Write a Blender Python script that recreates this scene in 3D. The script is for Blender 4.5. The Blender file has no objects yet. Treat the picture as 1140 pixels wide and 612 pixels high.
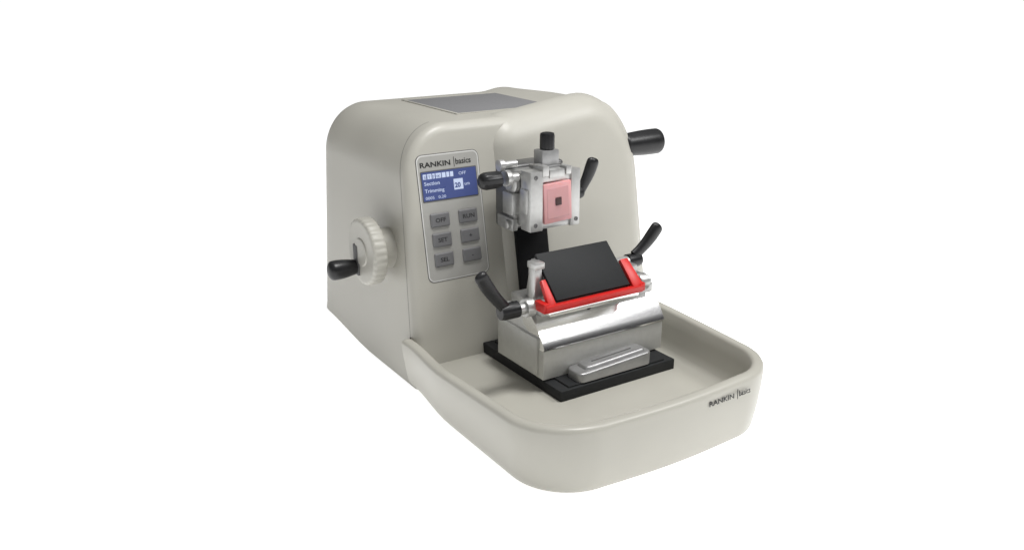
import bpy, bmesh, math, random
from mathutils import Vector, Matrix
random.seed(4)
S=0.01
scene=bpy.context.scene
COL=scene.collection

# ------------------------------------------------------------------ materials
def mat(name,col,rough=0.5,metal=0.0,noise=0.04,nscale=60,bump=0.0,bscale=900,coat=0.0,stretch=None,rn=0.08,spec=0.5,sss=0.0):
    m=bpy.data.materials.new(name); m.use_nodes=True
    nt=m.node_tree; b=nt.nodes["Principled BSDF"]
    tc=nt.nodes.new("ShaderNodeTexCoord"); mp=nt.nodes.new("ShaderNodeMapping")
    nt.links.new(tc.outputs["Object"],mp.inputs[0])
    if stretch: mp.inputs["Scale"].default_value=stretch
    n=nt.nodes.new("ShaderNodeTexNoise"); n.inputs["Scale"].default_value=nscale; n.inputs["Detail"].default_value=5
    nt.links.new(mp.outputs[0],n.inputs["Vector"])
    r=nt.nodes.new("ShaderNodeValToRGB")
    r.color_ramp.elements[0].position=0.3; r.color_ramp.elements[1].position=0.7
    r.color_ramp.elements[0].color=(*[max(0,c*(1-noise)) for c in col],1)
    r.color_ramp.elements[1].color=(*[min(1,c*(1+noise)) for c in col],1)
    nt.links.new(n.outputs["Fac"],r.inputs[0]); nt.links.new(r.outputs[0],b.inputs["Base Color"])
    mr=nt.nodes.new("ShaderNodeMapRange"); mr.inputs["To Min"].default_value=max(0.02,rough-rn); mr.inputs["To Max"].default_value=rough+rn
    nt.links.new(n.outputs["Fac"],mr.inputs[0]); nt.links.new(mr.outputs[0],b.inputs["Roughness"])
    b.inputs["Metallic"].default_value=metal
    b.inputs["Specular IOR Level"].default_value=spec
    b.inputs["Coat Weight"].default_value=coat
    if sss>0:
        b.inputs["Subsurface Weight"].default_value=sss; b.inputs["Subsurface Scale"].default_value=0.01
    if bump>0:
        n2=nt.nodes.new("ShaderNodeTexNoise"); n2.inputs["Scale"].default_value=bscale; n2.inputs["Detail"].default_value=3
        nt.links.new(mp.outputs[0],n2.inputs["Vector"])
        bp=nt.nodes.new("ShaderNodeBump"); bp.inputs["Strength"].default_value=bump; bp.inputs["Distance"].default_value=0.0004
        nt.links.new(n2.outputs["Fac"],bp.inputs["Height"]); nt.links.new(bp.outputs[0],b.inputs["Normal"])
    return m
CREAM=mat("cream_paint",(0.435,0.424,0.378),0.42,noise=0.025,nscale=14,bump=0.15,bscale=1400)
CREAMT=mat("cream_tray_plastic",(0.435,0.424,0.374),0.36,noise=0.025,nscale=14,bump=0.1,bscale=1200)
WHEEL=mat("cream_wheel_plastic",(0.43,0.42,0.375),0.45,noise=0.03)
INSET=mat("grey_mat",(0.19,0.19,0.195),0.7,noise=0.08,nscale=500,bump=0.3,bscale=2500)
BLACK=mat("black_plastic",(0.012,0.012,0.013),0.36,noise=0.2,bump=0.1,spec=0.4)
BLACKM=mat("black_anodised",(0.014,0.015,0.016),0.62,noise=0.15,nscale=120,bump=0.15,bscale=2500,spec=0.3)
RUBBER=mat("black_matte",(0.008,0.008,0.009),0.75,noise=0.2,spec=0.2)
STEEL=mat("polished_steel",(0.90,0.90,0.90),0.22,metal=1,noise=0.03,nscale=200,stretch=(1,12,12),rn=0.05)
ALU=mat("cast_aluminium",(0.46,0.46,0.45),0.42,metal=0.85,noise=0.10,nscale=160,bump=0.2,bscale=1800)
JAW=mat("machined_aluminium",(0.52,0.52,0.51),0.38,metal=0.75,noise=0.07,nscale=160,bump=0.15,bscale=1800)
DALU=mat("dark_machined_metal",(0.18,0.18,0.18),0.42,metal=0.9,noise=0.12,nscale=160,bump=0.2,bscale=1500)
SATIN=mat("satin_aluminium",(0.60,0.60,0.575),0.42,metal=0.2,noise=0.04,nscale=150,bump=0.1,bscale=2000)
SATIND=mat("grey_painted_metal",(0.36,0.36,0.36),0.34,metal=0.6,noise=0.06,nscale=150,bump=0.1,bscale=2000)
RED=mat("red_plastic",(0.58,0.013,0.010),0.38,noise=0.06)
PINK=mat("pink_plastic",(0.66,0.33,0.335),0.45,noise=0.03,nscale=60,sss=0.3)
PINKD=mat("pink_plastic_shade",(0.62,0.30,0.305),0.5,noise=0.03,nscale=60,sss=0.3)
PANEL=mat("panel_foil",(0.36,0.356,0.335),0.5,noise=0.02)
PLINE=mat("panel_edge_grey",(0.62,0.62,0.60),0.5,noise=0.02)
BTN=mat("button_grey",(0.15,0.15,0.155),0.5,noise=0.05)
EDGE=mat("panel_gap_grey",(0.10,0.10,0.10),0.6,noise=0.05)
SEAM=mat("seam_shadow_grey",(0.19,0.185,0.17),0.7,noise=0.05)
INK=mat("black_ink",(0.02,0.02,0.02),0.6,noise=0.0)
def emis(name,col,st,base=None):
    m=mat(name,base or col,0.3,noise=0.03); b=m.node_tree.nodes["Principled BSDF"]
    b.inputs["Emission Color"].default_value=(*col,1); b.inputs["Emission Strength"].default_value=st; return m
LCD=emis("blue_display",(0.08,0.11,0.30),0.30,(0.04,0.055,0.15))
LCDT=emis("white_pixels",(0.6,0.68,0.90),0.36,(0.36,0.41,0.52))

# ------------------------------------------------------------------ helpers
def finish(bm,name,material,parent=None,sharp=38,smooth=True):
    bmesh.ops.remove_doubles(bm,verts=bm.verts,dist=1e-5)
    bmesh.ops.recalc_face_normals(bm,faces=bm.faces)
    for f in bm.faces: f.smooth=smooth
    for e in bm.edges:
        if len(e.link_faces)==2 and e.calc_face_angle(0)>math.radians(sharp): e.smooth=False
    me=bpy.data.meshes.new(name); bm.to_mesh(me); bm.free()
    me.materials.append(material)
    o=bpy.data.objects.new(name,me); COL.objects.link(o)
    if parent: o.parent=parent
    return o
def empty(name,loc=(0,0,0),parent=None):
    o=bpy.data.objects.new(name,None); o.location=loc; o.empty_display_size=.05; COL.objects.link(o)
    if parent: o.parent=parent
    return o
def add_box(bm,x0,x1,y0,y1,z0,z1,bev=0.15,seg=2,M=None):
    b=bmesh.new(); bmesh.ops.create_cube(b,size=1)
    for v in b.verts: v.co=Vector(((x0+x1)/2+v.co.x*(x1-x0),(y0+y1)/2+v.co.y*(y1-y0),(z0+z1)/2+v.co.z*(z1-z0)))
    if bev>0: bmesh.ops.bevel(b,geom=b.edges[:],offset=bev,segments=seg,affect='EDGES',profile=0.5)
    if M: b.transform(M)
    merge(bm,b)
def merge(bm,b):
    me=bpy.data.meshes.new("t"); b.to_mesh(me); b.free(); bm.from_mesh(me); bpy.data.meshes.remove(me)
def loft(bm,rings,cap0=True,cap1=True,closed=True):
    vr=[[bm.verts.new(p) for p in r] for r in rings]
    n=len(rings[0])
    for a,b in zip(vr,vr[1:]):
        for i in range(n if closed else n-1):
            j=(i+1)%n
            try: bm.faces.new((a[i],a[j],b[j],b[i]))
            except ValueError: pass
    if cap0: bm.faces.new(vr[0][::-1])
    if cap1: bm.faces.new(vr[-1])
def prism(bm,poly,x0,x1,bev=0.1,M=None,seg=2):
    b=bmesh.new(); loft(b,[[(x0,y,z) for y,z in poly],[(x1,y,z) for y,z in poly]])
    bmesh.ops.recalc_face_normals(b,faces=b.faces)
    if bev>0: bmesh.ops.bevel(b,geom=b.edges[:],offset=bev,segments=seg,affect='EDGES',profile=0.5)
    if M: b.transform(M)
    merge(bm,b)
def lathe(bm,prof,org,axis,n=40,lobes=0,amp=0):
    ax=Vector(axis).normalized(); q=Vector((0,0,1)).rotation_difference(ax); b=bmesh.new(); rings=[]
    for r,h in prof:
        ring=[]
        for i in range(n):
            t=2*math.pi*i/n; rr=r
            if lobes and (r>2.6 or (lobes<20 and r>.4)): rr=r*(1-amp*(0.5+0.5*math.cos(lobes*t))**1.5)
            ring.append(q@Vector((rr*math.cos(t),rr*math.sin(t),h))+Vector(org))
        rings.append(ring)
    loft(b,rings); merge(bm,b)
def sweep(bm,pts,rad,flat=0.7,side=(0,1,0),n=20):
    P=[Vector(p) for p in pts]; s=Vector(side).normalized(); rings=[]
    for i,p in enumerate(P):
        t=(P[min(i+1,len(P)-1)]-P[max(i-1,0)]).normalized()
        w=t.cross(s).normalized(); s2=w.cross(t).normalized(); r=rad[i]
        rings.append([p+w*r*math.cos(a)+s2*r*flat*math.sin(a) for a in [2*math.pi*k/n for k in range(n)]])
    b=bmesh.new(); loft(b,rings); merge(bm,b)
def text(body,size,M,material,name,parent,sx=1.0,ext=0.01,bold=0.0,align='LEFT',space=1.0):
    cu=bpy.data.curves.new(name,"FONT"); cu.body=body; cu.size=size; cu.extrude=ext; cu.offset=bold; cu.align_x=align
    cu.resolution_u=3; cu.space_character=space
    o=bpy.data.objects.new("tmp",cu); COL.objects.link(o)
    dg=bpy.context.evaluated_depsgraph_get(); me=bpy.data.meshes.new_from_object(o.evaluated_get(dg))
    bpy.data.objects.remove(o)
    R=Matrix.Rotation(math.radians(90),4,'X')
    me.transform(M@R@Matrix.Diagonal((sx,1,1,1)))
    me.materials.clear(); me.materials.append(material); me.name=name
    o=bpy.data.objects.new(name,me); COL.objects.link(o); o.parent=parent
    return o
def joinmesh(a,b):
    bm=bmesh.new(); bm.from_mesh(a.data); bm.from_mesh(b.data); bm.to_mesh(a.data); bm.free(); bpy.data.objects.remove(b); return a
def sstep(t): t=min(1,max(0,t)); return t*t*(3-2*t)

# ------------------------------------------------------------------ microtome
M0=empty("microtome",(15,-2,0))
M0["label"]="cream rotary microtome with waste tray and blade holder on white surface"
M0["category"]="microtome"
LEAN=0.18; ZP=11.4
def body_outline(xl,zt,lr,lrz,xr,rr,rrz,drL,drR,nside=10,narc=18,nf=22):
    pts=[]
    zl=zt-lrz; zr=zt-rrz
    for i in range(nside): 
        z=zl*i/nside; pts.append((xl+drL*z,z))
    cx=xl+drL*zl+lr
    for i in range(narc+1):
        a=math.pi-math.pi/2*i/narc; pts.append((cx+lr*math.cos(a),zl+lrz*math.sin(a)))
    ex=xr-drR*zr; cx2=ex-rr
    for i in range(1,nf): pts.append((cx+(cx2-cx)*i/nf,zt))
    for i in range(narc+1):
        a=math.pi/2-math.pi/2*i/narc; pts.append((cx2+rr*math.cos(a),zr+rrz*math.sin(a)))
    for i in range(nside-1,-1,-1):
        z=zr*i/nside; pts.append((xr-drR*z,z))
    nrm=[]
    for i in range(len(pts)):
        a=pts[max(i-1,0)]; b=pts[min(i+1,len(pts)-1)]
        dx,dz=b[0]-a[0],b[1]-a[1]; l=math.hypot(dx,dz); nrm.append((dz/l,-dx/l))
    nrm[0]=(1,0); nrm[-1]=(-1,0)
    return pts,nrm
def inset(o,d): return [(p[0]+n[0]*d,max(0,p[1]+n[1]*d)) for p,n in zip(*o)]
def lean(z): return LEAN*(z-ZP)
BH=1.65
def bump(pts,x0,x1,h=BH):
    return [(x,z+h*sstep((z-15)/12)*sstep((x-x0)/(x1-x0))) for x,z in pts]
XR=33.3
bm=bmesh.new(); O=body_outline(0,28,5.6,6.2,XR,7.6,8.6,0.06,0.008); rings=[]
R=1.0
def lift(y,z): return max(z,1.3*sstep((y-10)/15))
for k in range(9):
    a=math.pi/2*k/8; ins=R*(1-math.sin(a)); yy=R*(1-math.cos(a))
    rings.append([(x,yy+lean(z),z) for x,z in bump(inset(O,ins),23.8,30)])
def bh(y): return BH-.5*sstep((y-12)/12)
for y in (8,11,14,17,20,22): rings.append([(x,y,lift(y,z)) for x,z in bump(inset(O,0),23.8,30,bh(y))])
R2=3.6
for k in range(9):
    a=math.pi/2*k/8; ins=R2*(1-math.cos(a)); yy=27.3-R2+R2*math.sin(a)
    rings.append([(x,yy,max(lift(yy,z),1.2+.2*ins if yy>24 else 0)) for x,z in bump(inset(O,ins),23.8,30,bh(yy))])
loft(bm,rings); finish(bm,"housing",CREAM,M0,sharp=50)
bm=bmesh.new()
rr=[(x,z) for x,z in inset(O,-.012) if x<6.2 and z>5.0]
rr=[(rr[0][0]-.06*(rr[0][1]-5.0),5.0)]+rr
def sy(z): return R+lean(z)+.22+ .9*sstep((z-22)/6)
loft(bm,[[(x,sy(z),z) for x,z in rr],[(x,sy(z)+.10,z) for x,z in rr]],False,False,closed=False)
finish(bm,"cover_seam",SEAM,M0)
# hood
bm=bmesh.new(); rings=[]; R=3.0
Of=body_outline(11.7,28.1,3.3,3.3,XR+.08,7.7,8.7,0.0,0.008)
def hb(p): return bump(p,12.0,28)
for k in range(13):
    a=math.pi/2*k/12; ins=R*(1-math.sin(a)); yy=R*(1-math.cos(a))
    rings.append([(x,yy-.95+lean(z),z) for x,z in hb(inset(Of,ins))])
for k in range(0,9):
    t=k/8
    rings.append([(x,5.4+2.2*t,z) for x,z in bump(inset(Of,1.2*(1-math.cos(t*math.pi/2))),12.0+11.8*sstep(t),28+2*t)])
loft(bm,rings); finish(bm,"hood",CREAM,M0,sharp=50)
bm=bmesh.new(); add_box(bm,11.2,24.6,7.9,21.5,27.9,28.06,0.06); finish(bm,"top_mat",INSET,M0)
bm=bmesh.new()
for b in ((10.8,11.2,7.5,21.9),(11.2,24.2,7.5,7.9),(11.2,24.2,21.5,21.9)):
    add_box(bm,b[0],b[1],b[2],b[3],27.9,28.12,0.05)
finish(bm,"mat_frame",CREAM,M0)
for (fx,fy) in ((3,24.0),(30,24.0),(3,3.5),(30,3.5)):
    bm=bmesh.new(); lathe(bm,[(1.1,0),(1.25,.2),(1.25,1.6)],(fx,fy,0),(0,0,1),n=28); finish(bm,"foot",RUBBER,M0)

# ---- control panel
al=math.atan(LEAN)
MP=Matrix.Translation((0,lean(ZP),ZP))@Matrix.Rotation(-al,4,'X')
def rrect(x0,x1,z0,z1,r,n=6):
    p=[]
    for cx,cz,a0 in ((x1-r,z1-r,0),(x0+r,z1-r,90),(x0+r,z0+r,180),(x1-r,z0+r,270)):
        for i in range(n+1):
            a=math.radians(a0+90*i/n); p.append((cx+r*math.cos(a),cz+r*math.sin(a)))
    return p
def plate(bm,x0,x1,z0,z1,r,y0,y1,M):
    b=bmesh.new(); p=rrect(x0,x1,z0,z1,r)
    loft(b,[[(x,y0,z) for x,z in p],[(x,y1,z) for x,z in p]]); b.transform(M); merge(bm,b)
PX0,PX1,PZ0,PZ1=2.75,10.35,0.0,13.7
bm=bmesh.new(); plate(bm,PX0,PX1,PZ0,PZ1,0.7,0.2,-0.06,MP); cp=finish(bm,"control_panel",PLINE,M0)
bm=bmesh.new(); plate(bm,PX0+.13,PX1-.13,PZ0+.13,PZ1-.13,0.6,0.0,-0.08,MP); finish(bm,"panel_foil",PANEL,cp)
bm=bmesh.new(); plate(bm,PX0-.07,PX1+.07,PZ0-.07,PZ1+.07,0.75,0.2,-0.04,MP); finish(bm,"panel_outline",EDGE,cp)
W=PX1-PX0; H=PZ1
bm=bmesh.new(); plate(bm,PX0+.3,PX1-.4,H*.635,H*.875,.12,0.0,-0.13,MP); dsp=finish(bm,"display_frame",EDGE,cp)
bm=bmesh.new(); plate(bm,PX0+.4,PX1-.5,H*.643,H*.867,.08,0.0,-0.17,MP); finish(bm,"display",LCD,cp)
def ptext(b,x,z,size,m,name,sx=1,bold=0,al='LEFT',off=-0.10):
    return text(b,size,MP@Matrix.Translation((x,off,z)),m,name,cp,sx,0.005,bold,al)
t=ptext("RANKIN",PX0+.32,H*.905,0.76,INK,"lettering",1.34,0.018)
t=joinmesh(t,ptext("basics",PX0+4.68,H*.905,0.88,INK,"lettering",0.95,0.012))
bm=bmesh.new(); add_box(bm,PX0+4.50,PX0+4.56,-0.11,-0.09,H*.885,H*.965,0,M=MP); joinmesh(t,finish(bm,"bar",INK,cp))
bm=bmesh.new()
for x0,x1 in ((.55,.95),(1.05,1.6),(1.7,2.0),(2.1,2.75),(2.85,3.3),(3.4,3.75),(3.85,4.25)):
    plate(bm,PX0+x0,PX0+x1,H*.813,H*.853,.03,-0.16,-0.18,MP)
plate(bm,PX0+4.2,PX0+5.35,H*.705,H*.79,.03,-0.16,-0.18,MP)
hl=finish(bm,"display_highlight",LCDT,cp)
a=ptext("SET THK",PX0+.65,H*.818,0.44,LCD,"display_header",1.2,0.0,off=-0.185)
a=joinmesh(a,ptext("20",PX0+4.3,H*.722,0.72,LCD,"display_header",1.0,0.03,off=-0.185))
a=ptext("Section",PX0+.6,H*.765,0.56,LCDT,"display_text",1.15,0.004,off=-0.18)
a=joinmesh(a,ptext("Trimming",PX0+.6,H*.708,0.56,LCDT,"display_text",1.08,0.004,off=-0.18))
a=joinmesh(a,ptext("um",PX0+5.5,H*.73,0.54,LCDT,"display_text",1.0,0.0,off=-0.18))
a=joinmesh(a,ptext("OFF",PX0+4.9,H*.818,0.48,LCDT,"display_text",1.1,0.0,off=-0.18))
a=joinmesh(a,ptext("0005   0.20",PX0+.6,H*.655,0.44,LCDT,"display_text",1.25,0.0,off=-0.18))
lab=[["OFF","RUN"],["SET","+"],["SEL","-"]]
for r in range(3):
    for c in range(2):
        cx=PX0+W*(0.27 if c==0 else 0.73); cz=H*(0.485-0.158*r)
        bm=bmesh.new(); b=bmesh.new(); p=rrect(cx-1.15,cx+1.15,cz-.74,cz+.74,.14)
        p2=rrect(cx-1.02,cx+1.02,cz-.62,cz+.62,.1)
        loft(b,[[(x,0,z) for x,z in p],[(x,-.2,z) for x,z in p],[(x,-.32,z) for x,z in p2]]); b.transform(MP); merge(bm,b)
        bo=finish(bm,"button",BTN,cp,sharp=30)
        text(lab[r][c],0.64,MP@Matrix.Translation((cx,-.32,cz-.22)),INK,"button_label",cp,1.15,0.01,0.012,'CENTER')

# ---- handwheel (near side)
def handle_prof(L,r,waist=.80):
    p=[(r*.75,0),(r*max(.78,waist-.03),.15)]
    for i in range(10):
        t=i/9; p.append((r*(waist+(1-waist)*math.sin(t*math.pi*.6)),.3+t*(L-.9)))
    for i in range(1,7):
        a=math.pi/2*i/6; p.append((max(.02,r*.99*math.cos(a)),L-.6+.6*math.sin(a)))
    return p
bm=bmesh.new()
hc=(-1.0,6.1,14.2)
lathe(bm,[(3.4,-.2),(3.65,-.1),(3.76,.1),(3.76,1.15),(3.68,1.36),(3.5,1.46),(3.25,1.46),(2.5,1.42),(1.6,1.42),(1.5,1.55),(1.2,1.6),(.05,1.6)],hc,(-1,0,0),n=240,lobes=30,amp=.022)
hw=finish(bm,"handwheel",WHEEL,M0,sharp=40)
bm=bmesh.new(); lathe(bm,[(2.3,-2.2),(2.3,-.1),(1.5,.0)],hc,(-1,0,0)); finish(bm,"wheel_hub",CREAM,hw)
bm=bmesh.new(); add_box(bm,-2.65,-2.1,6.7,7.9,11.3,14.8,.1,M=None); finish(bm,"handle_recess",EDGE,hw)
bm=bmesh.new(); lathe(bm,[(.5,0),(.5,.8)],(-2.4,7.3,12.3),(-1,0,0),n=20); lathe(bm,handle_prof(3.2,1.1),(-2.75,7.3,12.25),(-1,0,0)); finish(bm,"handle",BLACK,hw)
bm=bmesh.new(); lathe(bm,handle_prof(6.0,1.6,.86),(31.8,3.2,23.1),(1,0,0)); finish(bm,"handle",BLACK,M0)

# ---- waste tray
YB=0.1
def tray_outline(n=16):
    p=[]; x0,x1,y0,y1=-1.95,27.2,-29.2,YB
    def arc(cx,cy,rx,ry,a0,m):
        for i in range(m+1):
            a=math.radians(a0+90*i/m); p.append((cx+rx*math.cos(a),cy+ry*math.sin(a)))
    arc(x0+6.8,y0+6.6,6.8,6.6,180,n)
    for i in range(1,12): p.append((x0+6.8+(x1-6.0-x0-6.8)*i/12,y0-.4*math.sin(math.pi*i/12)))
    arc(x1-6.0,y0+6.2,6.0,6.2,270,n)
    N=10
    for i in range(1,N+1): p.append((x1+1.0*i/N+.25*math.sin(math.pi*i/N),y0+6.2+(y1-y0-6.2)*i/N))
    for i in range(1,6): p.append((x1+1.0+(-.85-x1-1.0)*i/6,y1))
    N=14
    for i in range(0,N):
        y=y1+(y0+6.6-y1)*i/N; p.append((-.85+(x0+.85)*sstep((-y)/11),y))
    return p
def inset2(p,d):
    n=len(p); out=[]
    for i in range(n):
        a=p[i-1]; b=p[(i+1)%n]; dx,dy=b[0]-a[0],b[1]-a[1]; l=math.hypot(dx,dy) or 1
        nx,ny=-dy/l*d,dx/l*d
        q=[p[i][0]+nx,p[i][1]+ny]
        if p[i][1]>YB-.01:
            q=[p[i][0]+(d if p[i][0]<5 else (-d if p[i][0]>22 else 0)),p[i][1]]
        out.append(tuple(q))
    return out
def rimz(x,y):
    u=min(1,max(0,x/27)); v=min(1,max(0,-y/28.0))
    return (5.5*(1-v)+6.8*v)*(1-u)+(7.35*(1-v)+7.05*v)*u
TP=tray_outline(); bm=bmesh.new(); rings=[]
for z,d in ((0,1.9),(0,1.3),(.10,1.02),(.3,.82),(.7,.66),(1.4,.52),(3,.27),(4.6,.1),(6.1,.0),(6.35,.03),(6.53,.14),(6.65,.32),(6.7,.6),(6.69,.9),(6.6,1.12),(6.4,1.25),(5.2,1.45),(3.9,1.7),(3.1,1.95),(2.75,2.25),(2.55,2.65),(2.45,3.4)):
    r=[]
    for (x,y),(ox,oy) in zip(inset2(TP,d),TP):
        zz=z
        if z>3.05: zz=3.0+(z-3.0)*(rimz(ox,oy)-3.0)/3.7
        r.append((x,y,zz))
    rings.append(r)
loft(bm,rings); tray=finish(bm,"waste_tray",CREAMT,M0,sharp=50)
MT=Matrix.Translation((15.9,-29.60,5.5))@Matrix.Rotation(math.radians(1.4),4,'Z')@Matrix.Rotation(math.radians(-.4),4,'Y')@Matrix.Rotation(math.radians(-3),4,'X')
t=text("RANKIN",0.70,MT,INK,"lettering",tray,1.28,0.02,0.006)
t=joinmesh(t,text("basics",.80,MT@Matrix.Translation((3.95,0,0)),INK,"lettering",tray,.84,0.02,0.002))
bm=bmesh.new(); add_box(bm,3.74,3.79,-.02,.02,-.22,.76,0,M=MT); joinmesh(t,finish(bm,"bar",INK,tray))

# ---- slide slot
bm=bmesh.new()
b=bmesh.new(); add_box(b,13.6,17.9,-.35,.2,-7.5,10.5,.1)
b.transform(Matrix.Translation((0,-.95,0))@MP); merge(bm,b)
finish(bm,"slide_slot",RUBBER,M0)

# ---- specimen holder
bm=bmesh.new()
add_box(bm,11.0,18.2,-3.2,-.2,16.8,23.9,.4,3)
sh=finish(bm,"specimen_holder",DALU,M0)
bm=bmesh.new()
add_box(bm,11.0,17.6,-4.2,-3.1,17.4,23.6,.14,2)
add_box(bm,11.4,17.2,-5.25,-4.3,17.7,23.4,.1,2)
add_box(bm,10.5,12.0,-4.6,-2.6,18.8,21.2,.12,2)
add_box(bm,10.7,11.4,-4.3,-1.2,17.0,18.4,.12,2)
lathe(bm,[(1.2,0),(1.2,.4),(1.05,.5),(.7,.52),(.7,.7),(.05,.7)],(11.3,-3.6,22.2),(-1,0,0),n=32)
lathe(bm,[(.5,0),(.5,.5),(.4,.55),(.05,.55)],(10.8,-3.6,17.7),(-1,0,0),n=24)
finish(bm,"clamp_body",ALU,sh)
bm=bmesh.new(); add_box(bm,11.6,17.0,-4.4,-4.1,17.8,23.3,.05,1); finish(bm,"clamp_gap",RUBBER,sh)
bm=bmesh.new()
add_box(bm,12.4,16.7,-6.7,-5.2,17.5,18.2,.08)
add_box(bm,12.4,16.7,-6.7,-5.2,22.5,23.4,.08)
add_box(bm,11.2,12.8,-7.0,-5.15,17.4,23.8,.1)
add_box(bm,16.5,17.7,-6.9,-5.15,17.4,23.6,.1)
add_box(bm,12.4,16.6,-6.0,-5.25,18.2,22.7,.03)
add_box(bm,12.7,13.5,-7.05,-5.2,23.2,24.3,.08); add_box(bm,15.8,16.5,-6.9,-5.2,23.1,24.0,.08)
add_box(bm,13.7,15.6,-6.9,-5.8,22.9,23.8,.08)
add_box(bm,11.0,11.5,-6.6,-5.3,19.3,21.9,.06)
finish(bm,"clamp_jaw",JAW,sh)
for x,z in ((11.85,23.2),(11.85,18.1),(17.2,18.1)):
    bm=bmesh.new(); lathe(bm,[(.24,0),(.24,.08),(.2,.1),(.13,.1),(.12,.03),(.02,.03)],(x,-6.98 if x<14 else -6.88,z),(0,-1,0),n=20); finish(bm,"screw",DALU,sh)
bm=bmesh.new()
add_box(bm,13.6,15.8,-5.6,-3.9,23.6,25.6,.15,2); add_box(bm,13.2,16.2,-5.9,-3.6,23.5,24.0,.1)
finish(bm,"clamp_post",SATIND,sh)
bm=bmesh.new(); lathe(bm,[(.7,0),(.8,.1),(.8,1.5),(.72,1.7),(.5,1.78),(.05,1.8)],(14.75,-4.8,25.6),(0,0,1),n=48,lobes=12,amp=.05); finish(bm,"knob",BLACK,sh)
bm=bmesh.new(); lathe(bm,[(.45,0),(.45,1.4)],(10.9,-5,23.1),(-1,0,0),n=24); lathe(bm,[(.8,0),(.85,.1),(.85,.6),(.6,.65)],(9.9,-5,23.1),(-1,0,0),n=32); lathe(bm,[(.4,0),(.4,1.6),(.6,1.65),(.6,2.2),(.1,2.25)],(11.6,-3.6,24.2),(-1,0,0),n=24)
finish(bm,"adjusting_shaft",JAW,sh)
bm=bmesh.new(); lathe(bm,[(.6,0),(.85,.15),(.9,.3),(.92,1.9),(.8,2.3),(.55,2.5),(.05,2.55)],(8.8,-5,23.1),(-1,0,0),n=48,lobes=12,amp=.05); finish(bm,"knob",BLACK,sh)
def lever(name,hub,axis,hubr,hubl,path,rad,parent,flat=.62,side=(0,1,0)):
    bm=bmesh.new()
    lathe(bm,[(hubr*.7,0),(hubr,.12),(hubr,hubl*.8),(hubr*.85,hubl),(.05,hubl+.05)],hub,axis,n=32)
    sweep(bm,path,rad,flat,side)
    return finish(bm,name,BLACK,parent,sharp=50)
def leverpath(a,b,bend,r0,r1,n=14):
    a=Vector(a); b=Vector(b); bend=Vector(bend); P=[];R=[]
    for i in range(n+1):
        t=i/n; P.append(a*(1-t)+b*t+bend*math.sin(t*math.pi)); R.append(r0+(r1-r0)*sstep((t-.15)/.7))
    d=(P[-1]-P[-2]).normalized()
    for i in range(1,6):
        an=math.pi/2*i/5; P.append(P[n]+d*r1*math.sin(an)*.7); R.append(max(.03,r1*math.cos(an)**.7))
    return P,R
P,Rr=leverpath((18.9,-5,20.2),(20.6,-5.2,23.6),(.15,0,-.05),.6,.78)
lever("clamp_lever",(17.5,-5,20.4),(1,0,0),.7,1.8,P,Rr,sh)
bm=bmesh.new(); lathe(bm,[(.45,0),(.45,1.2)],(17.2,-5,20.4),(1,0,0),n=20); finish(bm,"lever_bolt",STEEL,sh)

# ---- blade holder
bm=bmesh.new(); add_box(bm,8.6,23.8,-16.55,-.5,2.4,3.6,.12,2); bp=finish(bm,"base_plate",BLACKM,M0)
bm=bmesh.new(); add_box(bm,9.8,22.6,-16.2,-2,3.55,3.78,.05,1); finish(bm,"plate_rail",BLACKM,bp)
bm=bmesh.new()
prism(bm,[(-5.0,3.8),(-13.75,3.8),(-13.75,7.2),(-12.0,9.4),(-11.0,10.2),(-6.6,10.2),(-5.0,9.4)],8.35,24.3,.07)
bh_=finish(bm,"blade_holder",SATIN,M0,sharp=30); bh=bh_
bm=bmesh.new(); pr=[(-13.2,7.0),(-13.8,7.02),(-13.93,7.25)]
for i in range(10):
    t=i/9; pr.append((-13.85+2.4*t,7.5+2.75*t+.22*math.sin(math.pi*t)))
pr+=[(-11.1,10.5),(-10.7,10.7),(-10.0,10.7),(-10.0,9.0)]
b=bmesh.new(); loft(b,[[(8.3,y,z) for y,z in pr],[(24.35,y,z) for y,z in pr]]); merge(bm,b)
finish(bm,"polished_bar",STEEL,bh,sharp=30)
bm=bmesh.new()
add_box(bm,8.05,8.4,-12.9,-6.2,4.1,8.2,.1); finish(bm,"end_trim",SATIN,bh)
bm=bmesh.new(); add_box(bm,8.9,23.6,-12.6,-6.8,10.2,11.3,.1,2); 
prism(bm,[(-13.6,11.2),(-13.9,11.8),(-10.6,15.6),(-9.6,15.6),(-8.6,11.2)],9.5,18.7,.1)
add_box(bm,19.4,22.6,-12.6,-8.2,11.0,12.4,.1,2); add_box(bm,20.6,22.0,-11.8,-9.6,12.3,13.4,.1,2)
finish(bm,"blade_clamp",ALU,bh)
bm=bmesh.new(); lathe(bm,[(.6,0),(.6,17.0)],(6.2,-12.2,11.5),(1,0,0),n=32)
lathe(bm,[(.9,0),(.95,.1),(.95,.9),(.8,1)],(7.0,-12.2,11.5),(1,0,0),n=32)
lathe(bm,[(.9,0),(.95,.1),(.95,1.0),(.7,1.1)],(21.7,-12.2,11.5),(1,0,0),n=32)
lathe(bm,[(.75,0),(.75,2.2),(.5,2.3)],(21.0,-9.2,12.8),(1,0,0),n=28)
add_box(bm,8.4,9.3,-12.0,-10.8,12.0,15.6,.1,2); add_box(bm,8.3,9.5,-12.2,-10.7,15.2,15.9,.1,2)
finish(bm,"clamp_rod",JAW,bh)
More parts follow.
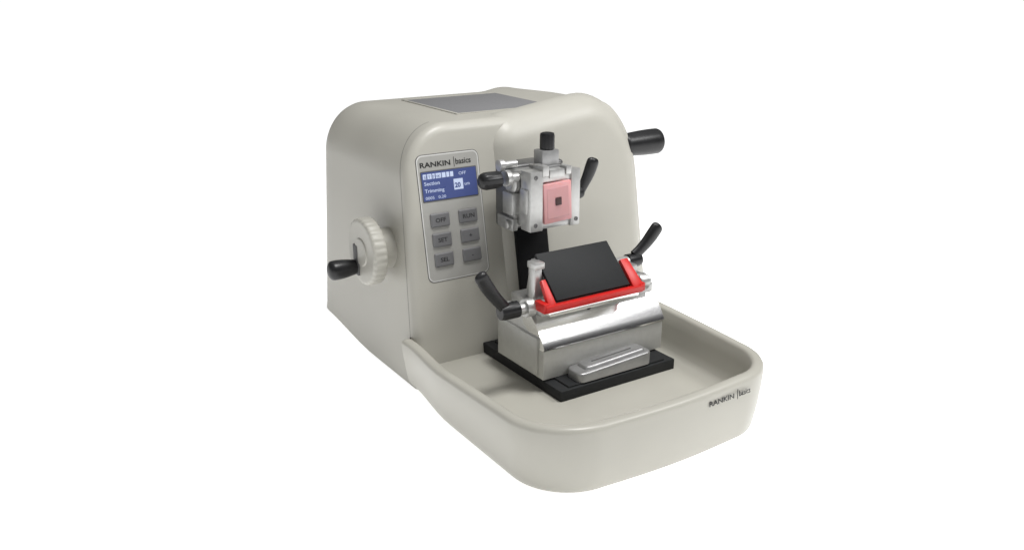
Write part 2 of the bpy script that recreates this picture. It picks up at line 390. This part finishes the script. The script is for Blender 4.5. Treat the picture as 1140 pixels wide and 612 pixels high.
def quadplate(bm,a,b,c,d,th,bev=.12):
    A,B,C_,D=[Vector(v) for v in (a,b,c,d)]; n=(B-A).cross(D-A).normalized()
    bb=bmesh.new(); loft(bb,[[A,B,C_,D],[A-n*th,B-n*th,C_-n*th,D-n*th]]); bmesh.ops.recalc_face_normals(bb,faces=bb.faces)
    bmesh.ops.bevel(bb,geom=bb.edges[:],offset=bev,segments=2,affect='EDGES',profile=.5); merge(bm,bb)
bm=bmesh.new(); quadplate(bm,(9.6,-14.2,12.4),(19.0,-14.2,12.4),(18.5,-10.7,16.4),(9.3,-10.7,16.4),.4,.08); finish(bm,"pressure_plate",BLACKM,bh)
bm=bmesh.new()
add_box(bm,8.0,20.4,-14.75,-14.1,11.45,12.15,.07,2)
quadplate(bm,(8.4,-14.6,12.0),(9.4,-14.6,12.0),(9.2,-12.7,14.3),(8.7,-12.7,14.3),.5,.06)
quadplate(bm,(19.3,-14.6,12.0),(20.7,-14.6,12.0),(20.1,-12.3,14.6),(19.1,-12.3,14.6),.5,.06)
add_box(bm,7.8,8.5,-14.6,-12.8,11.4,12.4,.1,2); add_box(bm,20.0,20.9,-14.5,-12.2,11.4,12.3,.1,2)
finish(bm,"blade_guard",RED,bh)
bm=bmesh.new(); add_box(bm,8.6,20.0,-14.5,-12.6,10.95,11.5,.05); finish(bm,"blade_edge",STEEL,bh)
P,Rr=leverpath((4.9,-12.3,11.8),(1.8,-12.6,15.8),(-.1,0,-.15),.62,.72)
lever("clamp_lever",(6.3,-12.2,11.6),(-1,0,0),.85,2.2,P,Rr,bh)
P,Rr=leverpath((23.7,-9.2,13.4),(26.8,-9.2,16.1),(.1,0,-.15),.68,.84)
lever("clamp_lever",(22.6,-9.2,12.9),(1,0,0),.8,1.9,P,Rr,bh)
bm=bmesh.new(); lathe(bm,[(.25,-.3),(.25,.06),(.02,.06)],(15.4,-12.0,9.95),(0,-.75,.65),n=20); finish(bm,"screw",BLACKM,bh)
# front locking lever: rounded slab with raised flat
def slab(cx,cy,L,Wd,ra,n=8):
    p=[]
    for sx,sy_,a0 in ((1,1,0),(-1,1,90),(-1,-1,180),(1,-1,270)):
        for i in range(n+1):
            a=math.radians(a0+90*i/n); p.append((cx+sx*(L/2-ra)+ra*math.cos(a),cy+sy_*(Wd/2-ra)+ra*math.sin(a)))
    return p
bm=bmesh.new()
def lz(x): return .05*(x-11.5)
# slab() corners: build with mirrored arcs in order
def slab(cx,cy,L,Wd,ra,n=8):
    p=[]
    for ccx,ccy,a0 in ((cx+L/2-ra,cy+Wd/2-ra,0),(cx-L/2+ra,cy+Wd/2-ra,90),(cx-L/2+ra,cy-Wd/2+ra,180),(cx+L/2-ra,cy-Wd/2+ra,270)):
        for i in range(n+1):
            a=math.radians(a0+90*i/n); p.append((ccx+ra*math.cos(a),ccy+ra*math.sin(a)))
    return p
CX,CY=15.9,-15.1
b=bmesh.new(); rings=[[(x,y,3.79) for x,y in slab(CX,CY,9.6,2.55,.7)]]
for dz,ins in ((0,0),(.10,.05),(.16,.15)):
    rings.append([(x,y,4.6+dz+lz(x)) for x,y in slab(CX,CY,9.6-2*ins,2.55-2*ins,.7-ins*.6)])
rings.append([(x,y,4.78+lz(x)) for x,y in slab(CX+.3,CY+.1,8.0,1.9,.5)])
rings.append([(x,y,5.0+lz(x)) for x,y in slab(CX+.3,CY+.1,7.8,1.7,.45)])
rings.append([(x,y,5.06+lz(x)) for x,y in slab(CX+.3,CY+.1,7.65,1.55,.4)])
loft(b,rings); merge(bm,b)
ll=finish(bm,"locking_lever",SATIND,bh,sharp=35)
bm=bmesh.new(); b=bmesh.new(); add_box(b,-2.6,2.6,-.08,.08,-.05,.05,.01,1); b.transform(Matrix.Translation((CX+.3,CY+.15,5.06+lz(CX+.3)))@Matrix.Rotation(-.05,4,'Y')); merge(bm,b); finish(bm,"lever_groove",EDGE,bh)

# ---- tissue cassette (held)
MC=Matrix.Translation((14.65,-6.75,20.35))@Matrix.Rotation(math.radians(-3),4,'Y')
TC=empty("tissue_cassette",(14.65,-6.75,20.35))
TC["label"]="small pink plastic tissue cassette clamped in the specimen holder"; TC["category"]="tissue cassette"
bm=bmesh.new(); add_box(bm,-1.78,1.78,-.35,.7,-2.2,2.1,.1,2,M=MC)
cas=finish(bm,"cassette_body",PINK,TC)
bm=bmesh.new(); add_box(bm,-1.4,1.4,-.38,-.25,-1.7,1.6,.03,1,M=MC); finish(bm,"cassette_lid",PINKD,TC)
bm=bmesh.new(); add_box(bm,-.35,.4,-.5,-.35,-.35,.5,.06,2,M=MC); finish(bm,"specimen_block",mat("dark_tissue",(.05,.02,.02),.5),TC)

# ------------------------------------------------------------------ ground
GW=mat("glowing_white_backdrop",(0.9,0.9,0.9),0.9,noise=0.0); gb=GW.node_tree.nodes["Principled BSDF"]
gb.inputs["Emission Color"].default_value=(1,1,1,1); gb.inputs["Emission Strength"].default_value=0.76  # ground sheet glows by itself, keeping it white and washing out contact shadows
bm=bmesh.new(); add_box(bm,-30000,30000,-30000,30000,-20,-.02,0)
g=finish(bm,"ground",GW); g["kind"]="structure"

# ------------------------------------------------------------------ parenting + metre scale
for o in list(COL.objects):
    if o.type=='MESH' and o.parent:
        root=o
        while root.parent: root=root.parent
        o.data.transform(Matrix.Translation(-root.location))
for o in COL.objects:
    if o.type=='MESH': o.data.transform(Matrix.Scale(S,4))
    o.location=o.location*S

# ------------------------------------------------------------------ camera
cd=bpy.data.cameras.new("camera"); cam=bpy.data.objects.new("camera",cd); COL.objects.link(cam); scene.camera=cam
p=math.radians(18.572); th=math.radians(32.805)
cam.location=(-.3966,-.8234,.4332); cam.rotation_euler=(math.pi/2-p,0,-th)
cd.sensor_width=36; cd.lens=36*1000/1140; cd.clip_start=.01; cd.clip_end=600

# ------------------------------------------------------------------ light
w=bpy.data.worlds.new("World"); scene.world=w; w.use_nodes=True; nt=w.node_tree; bg=nt.nodes["Background"]
tc=nt.nodes.new("ShaderNodeTexCoord"); sp=nt.nodes.new("ShaderNodeSeparateXYZ"); nt.links.new(tc.outputs["Generated"],sp.inputs[0])
rp=nt.nodes.new("ShaderNodeValToRGB"); nt.links.new(sp.outputs["Z"],rp.inputs[0])
rp.color_ramp.elements[0].position=0.0; rp.color_ramp.elements[0].color=(.06,.06,.065,1)
rp.color_ramp.elements[1].position=0.75; rp.color_ramp.elements[1].color=(1,1,1,1)
e=rp.color_ramp.elements.new(.35); e.color=(.15,.15,.15,1)
nt.links.new(rp.outputs[0],bg.inputs[0]); bg.inputs[1].default_value=0.40
def area(name,loc,tgt,sx,sy,e,col=(1,1,1)):
    l=bpy.data.lights.new(name,"AREA"); l.shape='RECTANGLE'; l.size=sx; l.size_y=sy; l.energy=e; l.color=col
    o=bpy.data.objects.new(name,l); COL.objects.link(o); o.location=loc
    o.rotation_euler=(Vector(tgt)-Vector(loc)).to_track_quat('-Z','Y').to_euler(); return o
area("key_lamp",(0.3,-0.40,1.65),(.15,-.05,.1),.32,.32,19,(1,.995,.985))
area("added_bar_light",(0.9,-0.72,1.15),(.16,-.12,.1),.5,.4,8)  # added unseen light, placed where the polished bar reflects it brightly
area("fill_lamp",(-1.2,-.8,1.0),(.1,0,.1),.6,.6,0.7)
scene.view_settings.view_transform='Standard'; scene.view_settings.look='None'; scene.view_settings.exposure=0
